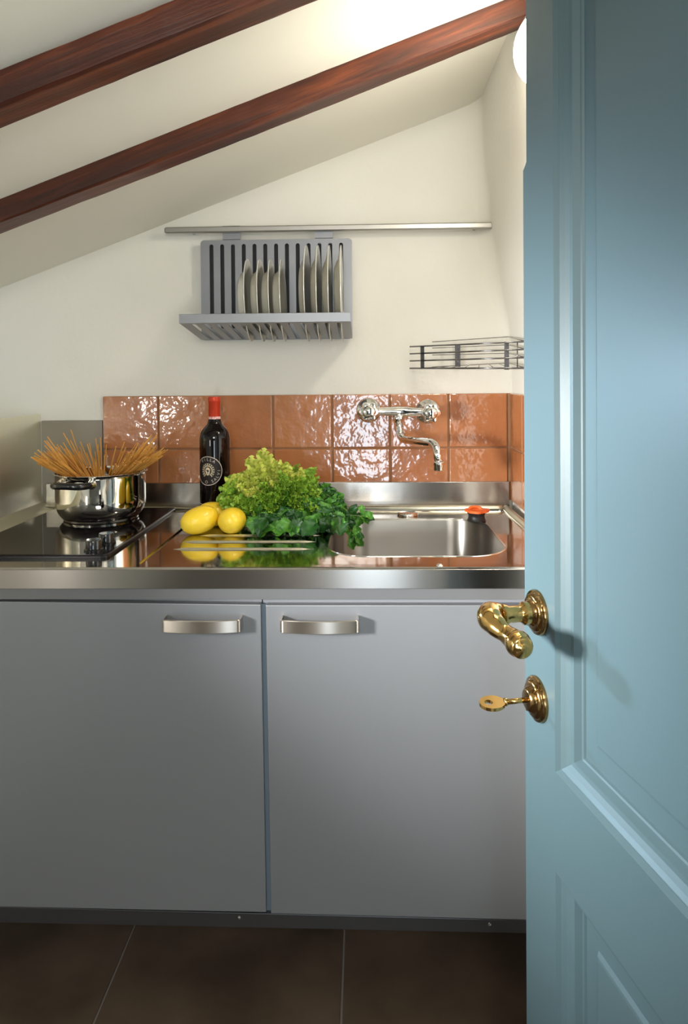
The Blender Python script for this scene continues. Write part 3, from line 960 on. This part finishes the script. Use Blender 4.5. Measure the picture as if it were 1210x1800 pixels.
for q in ((632, 935), (618, 930), (636, 912), (646, 905), (625, 945), (640, 890), (622, 952), (630, 948), (617, 942), (628, 925)):
    p = AtY(q[0] - 4, q[1] - 4, 1.56)
    v = Vector((rnd.uniform(-.2, .5), -.1, rnd.uniform(-1, -.1)))
    me = rnd.choice(br['leaf_green'])
    place_leaf(me, 'leaf', gr, p, v, Vector((rnd.uniform(-.4, .4), -.8, .3)), rnd.uniform(.35, .5))

# ------------------------------------------------------------------ little orange stopper
p = AtZ(838, 913, CZ)
st = empty('bottle_stopper', (p.x, p.y, BZ), 'small orange and black plastic stopper at the back right corner of the sink', 'stopper')
bm = bmesh.new(); lathe(bm, [(.021, 0), (.0225, .002), (.0195, .006), (.0190, .014), (.0215, .019), (.020, .021), (0, .021)], (p.x, p.y, BZ), n=30, cap1=False)
obj('rubber_body', bm, M['rubber'], st, auto=40)
bm = bmesh.new()
n = 44
lp = []
for k in range(n):
    a = 2 * PI * k / n; r_ = .0255 + .0028 * math.sin(3 * a + .6) + .0012 * math.sin(7 * a)
    lp.append((p.x + .001 + r_ * math.cos(a) * 1.08, p.y + r_ * math.sin(a)))
li = [(p.x + .001 + .0125 * math.cos(2 * PI * k / 24) * 1.3, p.y + .004 + .008 * math.sin(2 * PI * k / 24)) for k in range(24)]
A = fill_holes(bm, [lp, li], BZ + .0215); B = fill_holes(bm, [lp, li], BZ + .0265)
for a, b in zip(A, B): bridge(bm, a, b)
obj('orange_cap', bm, M['orange'], st)
bm = bmesh.new(); tube(bm, smooth_path([(p.x - .016, p.y + .012, BZ + .026), (p.x - .008, p.y + .016, BZ + .030), (p.x + .006, p.y + .016, BZ + .030), (p.x + .014, p.y + .012, BZ + .026)], 5), .0034, 8)
obj('orange_loop', bm, M['orange'], st, smooth=True)

# ------------------------------------------------------------------ wall tap
TY = 1.831
tap = empty('wall_tap', AtY(700, 721, TY), 'chrome two-handle wall tap with a curved spout, on the terracotta tiles', 'tap')
def cone_to(name, prof, o_, ax, m=M['chrome'], n=40, parent=tap, auto=40):
    bm = bmesh.new(); lathe(bm, prof, o_, ax, n=n, cap1=True); return obj(name, bm, m, parent, auto=auto)
hpx = [(648.5, 721), (752, 723)]
hands = []
bodyY = 1.775
for px, py in hpx:
    w_ = AtY(px, py, TY)
    ax = (0, -1, 0)
    cone_to('wall_flange', [(.0325, 0), (.0325, .003), (.030, .007), (.022, .012), (.0155, .018), (.0150, .050)], w_, ax)
    c_ = Vector((w_.x, bodyY, w_.z))
    # faceted handle with a round cap
    bm = bmesh.new()
    n = 48; rings = []
    for r_, h_ in ((.014, .012), (.0215, .018), (.0240, .024), (.0240, .036), (.0215, .041), (.0165, .043)):
        rings.append([bm.verts.new(c_ + Vector(((r_ + (.0018 * math.cos(6 * a) if r_ > .02 else 0)) * math.cos(a), -h_, (r_ + (.0018 * math.cos(6 * a) if r_ > .02 else 0)) * math.sin(a)))) for a in [2 * PI * k / n for k in range(n)]])
    for a, b in zip(rings, rings[1:]): bridge(bm, a, b)
    bm.faces.new(rings[0]); bm.faces.new(rings[-1][::-1])
    h_o = obj('handle', bm, M['chrome'], tap, auto=30)
    bm = bmesh.new(); lathe(bm, [(.0165, .0425), (.0160, .0450), (.013, .0475), (0, .0485)], c_, ax, n=32, cap0=False, cap1=False)
    cpo = obj('handle_cap', bm, M['pot_steel'], tap, smooth=True)
    hands.append(c_)
a, b = hands
bm = bmesh.new()
pts = [a.lerp(b, t) for t in [k / 16 for k in range(17)]]
tube(bm, pts, [.0105 + .003 * math.exp(-((k - 8.5) / 3.0) ** 2) for k in range(17)], 20)
obj('mixer_bar', bm, M['chrome'], tap, smooth=True)
m0 = AtY(701, 722, bodyY)
cone_to('swivel_nut', [(.0115, 0), (.0120, .006), (.0135, .010), (.0150, .012), (.0150, .020), (.0130, .022), (.0115, .026), (.0110, .030)], m0, (0, 0, -1), n=30)
p1 = m0 + Vector((0, 0, -.022))
e1 = AtY(704, 772, 1.765); e2 = AtY(766, 779, 1.640); e3 = AtY(772, 812, 1.620)
bm = bmesh.new(); tube(bm, fillet_path([p1, e1, e2, e3], .032, 10), .0100, 18)
obj('spout', bm, M['chrome'], tap, smooth=True)
cone_to('aerator', [(.0105, 0), (.0128, .002), (.0130, .008), (.0118, .010), (.0122, .018), (.0110, .021)], AtY(772, 811, 1.620), (.01, 0, -1), n=30)

# ------------------------------------------------------------------ wall rail, dish rack, plates
rail = empty('wall_rail', AtY(578, 400, 1.82), 'long thin brushed metal rail fixed to the wall above the dish rack', 'rail')
bm = bmesh.new()
ra, rb = AtY(290, 405.5, 1.806), AtY(866, 396.5, 1.806)
secs = [(-.007, -.005), (-.007, .005), (-.005, .0078), (.005, .0078), (.007, .005), (.007, -.005), (.005, -.0078), (-.005, -.0078)]
rings = []
for k, t in enumerate((0, .004, .996, 1)):
    s = .7 if k in (0, 3) else 1
    c_ = ra.lerp(rb, t); rings.append([bm.verts.new(c_ + Vector((0, y * s, z * s))) for y, z in secs])
for a, b in zip(rings, rings[1:]): bridge(bm, a, b)
bm.faces.new(rings[0]); bm.faces.new(rings[-1][::-1])
obj('bar', bm, M['rail_bar'], rail)
for t in (.08, .5, .95):
    c_ = ra.lerp(rb, t)
    bm = bmesh.new(); lathe(bm, [(.005, 0), (.005, .03)], c_ + Vector((0, .005, 0)), (0, 1, 0), n=12); obj('bracket', bm, M['rail_bar'], rail)

RX0, RX1 = -.4205, -.0285
RYB = 1.812                       # front face of the back plate
def rz_back(py, px=490): return AtY(px, py, RYB).z
zt, zb = rz_back(420.5), rz_back(597)
rack = empty('dish_rack', ((RX0 + RX1) / 2, 1.70, zb), 'grey slotted metal dish rack hanging from the wall rail', 'dish rack')
NS = 13
sx0 = AtY(372, 450, RYB).x; sx1 = AtY(600, 450, RYB).x
slots_x = [sx0 + (sx1 - sx0) * k / (NS - 1) for k in range(NS)]
hw = .0052
def slotted(u0, u1, v0, v1, s0, s1, Mf0, Mf1, rad):
    bm = bmesh.new()
    loops = [rrect(u0, u1, v0, v1, rad, 4)]
    for x in slots_x:
        lp = []
        for k in range(7):
            a = R(180 * k / 6); lp.append((x + hw * math.cos(a), s1 - hw + hw * math.sin(a)))
        for k in range(7):
            a = R(180 + 180 * k / 6); lp.append((x + hw * math.cos(a), s0 + hw + hw * math.sin(a)))
        loops.append(lp)
    A = fill_holes(bm, loops, M=Mf0); B = fill_holes(bm, loops, M=Mf1)
    for a, b in zip(A, B): bridge(bm, a, b)
    return bm
bm = slotted(RX0, RX1, zb, zt, zb + .03, zt - .011, lambda u, v, z: (u, RYB, v), lambda u, v, z: (u, RYB + .0035, v), .009)
obj('back_plate', bm, M['rack_paint'], rack)
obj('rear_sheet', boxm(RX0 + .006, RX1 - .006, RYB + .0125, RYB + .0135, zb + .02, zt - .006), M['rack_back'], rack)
TYF = 1.592
ztf = AtY(465, 568, TYF).z
zoff = lambda y: zb + .001 + (ztf + .001 - zb) * (RYB - y) / (RYB - TYF)
bm = slotted(RX0, RX1, TYF, RYB, TYF + .014, RYB - .004, lambda u, v, z: (u, v, zoff(v)), lambda u, v, z: (u, v, zoff(v) + .002), .006)
obj('tray', bm, M['rack_paint'], rack)
zlt = AtY(465, 550.5, TYF).z
obj('front_lip', boxm(RX0, RX1, TYF - .0015, TYF + .0025, zoff(TYF) - .001, zlt, bev=.001), M['rack_paint'], rack)
for px in (405, 569):
    c_ = AtY(px, 412, 1.795)
    zz = AtY(px, 404, 1.806).z
    bm = bmesh.new()
    hwd = .023
    prof = [(RYB + .0060, zt - .012), (RYB + .0048, zt - .001), (RYB + .0016, zt + .001), (RYB + .0012, zz + .010), (RYB - .002, zz + .0100)]
    rings = [[bm.verts.new((c_.x + s * hwd, y, z)) for y, z in prof] for s in (-1, 1)]
    rin2 = [[bm.verts.new((c_.x + s * hwd, y - .0012, z + .0008)) for y, z in prof] for s in (-1, 1)]
    bridge(bm, rings[0], rings[1], False); bridge(bm, rin2[0], rin2[1], False)
    for q in range(2): bridge(bm, rings[q], rin2[q], False)
    obj('hook', bm, M['rack_paint'], rack)

def plate_bm(r, dep):
    bm = bmesh.new()
    # the plate's hollow side faces +X, its foot faces -X
    prof = [(0, -dep + .004), (r * .55, -dep + .004), (r * .62, -dep + .006), (r * .70, -.006), (r * .97, .0005), (r, .0006), (r, -.0012), (r * .72, -.0085), (r * .65, -dep + .001), (r * .60, -dep - .001), (r * .56, -dep - .003), (r * .53, -dep - .003), (r * .52, -dep), (0, -dep + .001)]
    lathe(bm, prof, (0, 0, 0), (1, 0, 0), n=64, cap0=False, cap1=False)
    return bm
lab = ['leftmost small plate in the dish rack', 'second small plate from the left in the dish rack', 'third small plate from the left in the dish rack', 'fourth small plate, beside the empty slots',
       'first tall plate from the left in the rack', 'second tall plate from the left in the rack', 'third tall plate from the left in the rack', 'tall plate at the right end of the dish rack']
pls = []
def first_plate(r, dep):
    bm = plate_bm(r, dep); me = bpy.data.meshes.new('plate'); bmesh.ops.recalc_face_normals(bm, faces=bm.faces); bm.to_mesh(me); bm.free()
    me.materials.append(M['china'])
    for q in me.polygons: q.use_smooth = True
    me.set_sharp_from_angle(angle=R(50)); return me
small, tall = first_plate(.100, .019), first_plate(.116, .014)
pp = [(427, 'small'), (450, 'small'), (470, 'small'), (490, 'small'), (534.5, 'tall'), (556, 'tall'), (577, 'tall'), (599, 'tall')]
for (px, kind), l_ in zip(pp, lab):
    me = small if kind == 'small' else tall
    r_ = .100 if kind == 'small' else .116
    yc = 1.706
    x = AtY(px, 520, yc - r_).x
    o = bpy.data.objects.new('plate', me); C.objects.link(o)
    o.location = (x, yc, (AtY(px, 455, yc - .01).z if kind == 'small' else AtY(px, 431, yc - .01).z) - r_)
    o.rotation_euler = (0, R(-1.5 if kind == 'small' else -.5), R(1.5 if kind == 'small' else 0))
    tag(o, l_ + ', cream china standing on edge', 'plate', 'plates in the dish rack')

# ------------------------------------------------------------------ wire basket in the right corner
bk = empty('wire_basket', AtY(880, 648, 1.7), 'chrome wire basket hung in the right wall corner, above the tiles', 'basket')
def wire(name, pts, r=.0017, m=M['wire']):
    bm = bmesh.new(); tube(bm, pts, r, 8); return obj(name, bm, m, bk, smooth=True)
fl_ = lambda y, t=1.80: AtY(721, y, t)
FRY = 1.55
fr_rows = [(609.5, 600.5), (622, 614), (634.5, 628.5), (647.5, 647)]
for ya, yb in fr_rows:
    A_, B_ = AtY(721, ya, 1.80), AtY(926, yb, FRY)
    wire('front_wire', [A_, B_], .0022 if ya > 640 else .0019)
    B2 = Vector((.372, B_.y + .005, B_.z))
# back wires on the wall, side wires on the right wall
for k, (yl, yr) in enumerate(((601, 592), (612, 606), (624, 621), (645, 638))):
    A_, B_ = AtY(760, yl, 1.828), AtY(893, yr, 1.828)
    wire('back_wire', [A_, B_], .0009)
    zf = AtY(926, fr_rows[k][1], FRY).z
    wire('side_wire', [B_, Vector((AtY(926, 620, FRY).x, FRY, zf))], .0012)
# floor of the basket
for k in range(1, 8):
    t = k / 8
    A_ = AtY(721, 647.5, 1.80).lerp(AtY(926, 647, FRY), t); B_ = AtY(760, 645, 1.828).lerp(AtY(893, 638, 1.828), t)
    wire('floor_wire', [A_, B_], .0011)
def band(px, y0, y1, Y, w, m):
    a_, b_ = AtY(px, y0, Y), AtY(px, y1, Y)
    obj('band', boxm(a_.x - w / 2, a_.x + w / 2, Y - .0038, Y - .0020, b_.z, a_.z, bev=.0004, seg=1), m, bk)
tY = lambda px: 1.80 + (FRY - 1.80) * (px - 721) / (926 - 721)
band(742.5, 608, 649, 1.775, .0095, M['wire_band_black'])
band(804.5, 605, 645, 1.825, .0135, M['wire_band'])
band(890.5, 600.5, 650, 1.592, .0105, M['wire_band'])
wire('corner_wire', [AtY(910, 602, 1.568), AtY(910, 646, 1.568)], .0014)

# ------------------------------------------------------------------ wall lamp (round glass on the right wall)
lz = 1.775; ly = 1.17
lx = right_x(lz)
lamp = empty('wall_lamp', (lx, ly, lz), 'glowing white round glass wall lamp near the rafter, mostly hidden by the door', 'lamp')
bm = bmesh.new(); lathe(bm, [(.062, -.002), (.064, .002), (.064, .012), (.058, .014)], (lx, ly, lz), (-1, 0, 0), n=40); obj('lamp_base', bm, M['lamp_base'], lamp)
bm = bmesh.new(); lathe(bm, [(.058, .012)] + [(.060 * math.cos(R(a)), .014 + .048 * math.sin(R(a))) for a in range(0, 90, 9)] + [(0, .062)], (lx, ly, lz), (-1, 0, 0), n=40, cap0=True, cap1=False)
obj('lamp_glass', bm, M['lamp'], lamp, smooth=True)

# ------------------------------------------------------------------ open panelled door on the right
DX0 = .380                               # the door plane: x = DX0 - .23 * y
th = math.atan(.23)
U = Vector((math.sin(th), -math.cos(th), 0))         # along the leaf, from the free edge towards the hinge
Nn = Vector((-math.cos(th), -math.sin(th), 0))       # out of the face towards the viewer
Y_EDGE = DX0 * F / (919.0 - 356.0)
E0 = Vector((DX0 - .23 * Y_EDGE, Y_EDGE, 0))
def D(u, v, n=0.0): return E0 + U * u + Nn * n + Vector((0, 0, v))
def door_uv(px, py):
    """where the sight line of a pixel meets the door face"""
    d = ray(px, py); o = Vector((0, 0, CAMZ))
    t = (E0 - o).dot(Nn) / d.dot(Nn); q = o + d * t - E0
    return q.dot(U), q.z
door = bpy.data.objects.new('door_1', None); C.objects.link(door); door['kind'] = 'structure'
door['label'] = 'pale blue panelled door standing open on the right'
uA = door_uv(976, 1200)[0]
vA = door_uv(976, 1356)[1]
vB = door_uv(976, 1531)[1]
DW, DH = .80, 1.86
notch = door_uv(914, 298)[1]
pan = [(uA, DW - .10, vA, DH - .13), (uA, DW - .10, .20, vB)]
bm = bmesh.new()
outer = [(0, .008), (DW, .008), (DW, DH), (.0085, DH), (.0085, notch + .004), (.005, notch), (0, notch - .004)]
loops = [outer] + [[(a, c), (b, c), (b, d), (a, d)] for a, b, c, d in pan]
A = fill_holes(bm, loops, M=lambda u, v, z: D(u, v, 0))
B = fill_holes(bm, [outer], M=lambda u, v, z: D(u, v, -.042))
bridge(bm, A[0], B[0])
leaf = obj('stiles_and_rails', bm, M['door'], door)
# sunk moulding: each step is (distance from the opening's edge, depth)
steps = [(0, 0), (.0040, -.0045), (.0050, -.0047), (.0092, -.0078), (.0145, -.0108), (.0182, -.0116), (.0190, -.0117), (.0238, -.0180), (.0258, -.0190), (.0275, -.0215)]
for a, b, c, d in pan:
    bm = bmesh.new()
    rings = []
    for off, dep in steps:
        rings.append([bm.verts.new(D(u, v, dep)) for u, v in ((a + off, c + off), (b - off, c + off), (b - off, d - off), (a + off, d - off))])
    for q, w in zip(rings, rings[1:]): bridge(bm, q, w)
    obj('moulding', bm, M['door'], door)
    bm = bmesh.new()
    rings = []
    for off, dep in ((.0268, -.0212), (.050, -.0212), (.0530, -.0178), (.056, -.0172)):
        rings.append([bm.verts.new(D(u, v, dep)) for u, v in ((a + off, c + off), (b - off, c + off), (b - off, d - off), (a + off, d - off))])
    for q, w in zip(rings, rings[1:]): bridge(bm, q, w)
    bm.faces.new(rings[-1])
    obj('panel', bm, M['door'], door)
for zz in (.25, 1.55):
    bm = bmesh.new(); tube(bm, [D(DW + .004, zz, -.004), D(DW + .004, zz + .09, -.004)], .006, 10); obj('hinge', bm, M['brass'], door)

# brass furniture
uR, vR = door_uv(946, 1076)
ro = D(uR, vR, 0)
def rosette(name, o_, holes=True):
    bm = bmesh.new()
    lathe(bm, [(.0252, -.0005), (.0256, .0020), (.0245, .0042), (.0215, .0050), (.0205, .0072), (.0185, .0085), (.0150, .0088), (.0140, .0110), (.0115, .0140), (.0105, .0145)], o_, Nn, n=48)
    q = obj(name, bm, M['brass_dark'], door, auto=40)
    up = Vector((0, 0, 1))
    for s in (-1, 1):
        c_ = o_ + (up * s * .8 + U * s * .55).normalized() * .0190 + Nn * .0078
        bm = bmesh.new(); lathe(bm, [(.0028, 0), (.0026, .0010), (.0014, .0018), (0, .0018)], c_, Nn, n=12)
        obj('screw', bm, M['brass'], door, smooth=True)
    return q
rosette('rosette', ro)
bm = bmesh.new()
lathe(bm, [(.0125, .010), (.0128, .018), (.0100, .021), (.0092, .024), (.0096, .036), (.0118, .040), (.0120, .043), (.0100, .045)], ro, Nn, n=36)
obj('handle_neck', bm, M['brass'], door, auto=45)
# scrolled lever: leaves the neck, turns back along the door and ends in a fat rounded knob
def HP(u, v, n): return ro + U * u + Vector((0, 0, v)) + Nn * n
lever = [HP(-.002, 0, .042), HP(-.003, .0010, .050), HP(.000, .0015, .0575), HP(.010, .0005, .0620), HP(.023, -.0030, .0605), HP(.036, -.0070, .0560), HP(.047, -.0095, .0525), HP(.058, -.0105, .0515), HP(.068, -.0108, .0515), HP(.0725, -.0108, .0515)]
rad = [.0098, .0125, .0142, .0142, .0120, .0098, .0112, .0140, .0120, .0040]
path = smooth_path(lever, 6)
rr = []
for i in range(len(lever) - 1):
    for k in range(6):
        t = k / 6; t = t * t * (3 - 2 * t); rr.append(rad[i] * (1 - t) + rad[i + 1] * t)
rr.append(rad[-1])
bm = bmesh.new(); tube(bm, path, rr, 20)
obj('lever', bm, M['brass'], door, smooth=True)
uK, vK = door_uv(946, 1228)
ko = D(uK, vK, 0)
q = rosette('escutcheon', ko)
bm = bmesh.new(); box(bm, -.002, .002, -.001, .001, -.008, .006)
# the key stays in the lock
key = empty('key', ko, 'brass key sticking out of the lock below the lever handle', 'key')
bm = bmesh.new(); tube(bm, [ko + Nn * .006, ko + Nn * .040], .0030, 12); obj('shank', bm, M['brass'], key, smooth=True)
bm = bmesh.new(); tube(bm, [ko + Nn * .038, ko + Nn * .041], .0044, 12); obj('collar', bm, M['brass'], key, smooth=True)
bm = bmesh.new()
# flat oval bow, turned so that it lies level, with a pierced eye
loops = [[(.0555 + .0150 * math.cos(2 * PI * k / 32), .0115 * math.sin(2 * PI * k / 32)) for k in range(32)], [(.0600 + .0048 * math.cos(2 * PI * k / 16), .0042 * math.sin(2 * PI * k / 16)) for k in range(16)]]
mk = lambda h: (lambda u, v, z: ko + Nn * u + U * v * .93 + Vector((0, 0, -v * .22 + h)))
A = fill_holes(bm, loops, M=mk(-.0018)); B = fill_holes(bm, loops, M=mk(.0018))
for a, b in zip(A, B): bridge(bm, a, b)
obj('bow', bm, M['brass'], key)

# ------------------------------------------------------------------ tidy the parents' transforms
bpy.context.view_layer.update()
def pix(p):
    v = ROT.transposed() @ (Vector(p) - Vector((0, 0, CAMZ)))
    return (round(PPX + F * v.x / -v.z, 1), round(PPY - F * v.y / -v.z, 1))
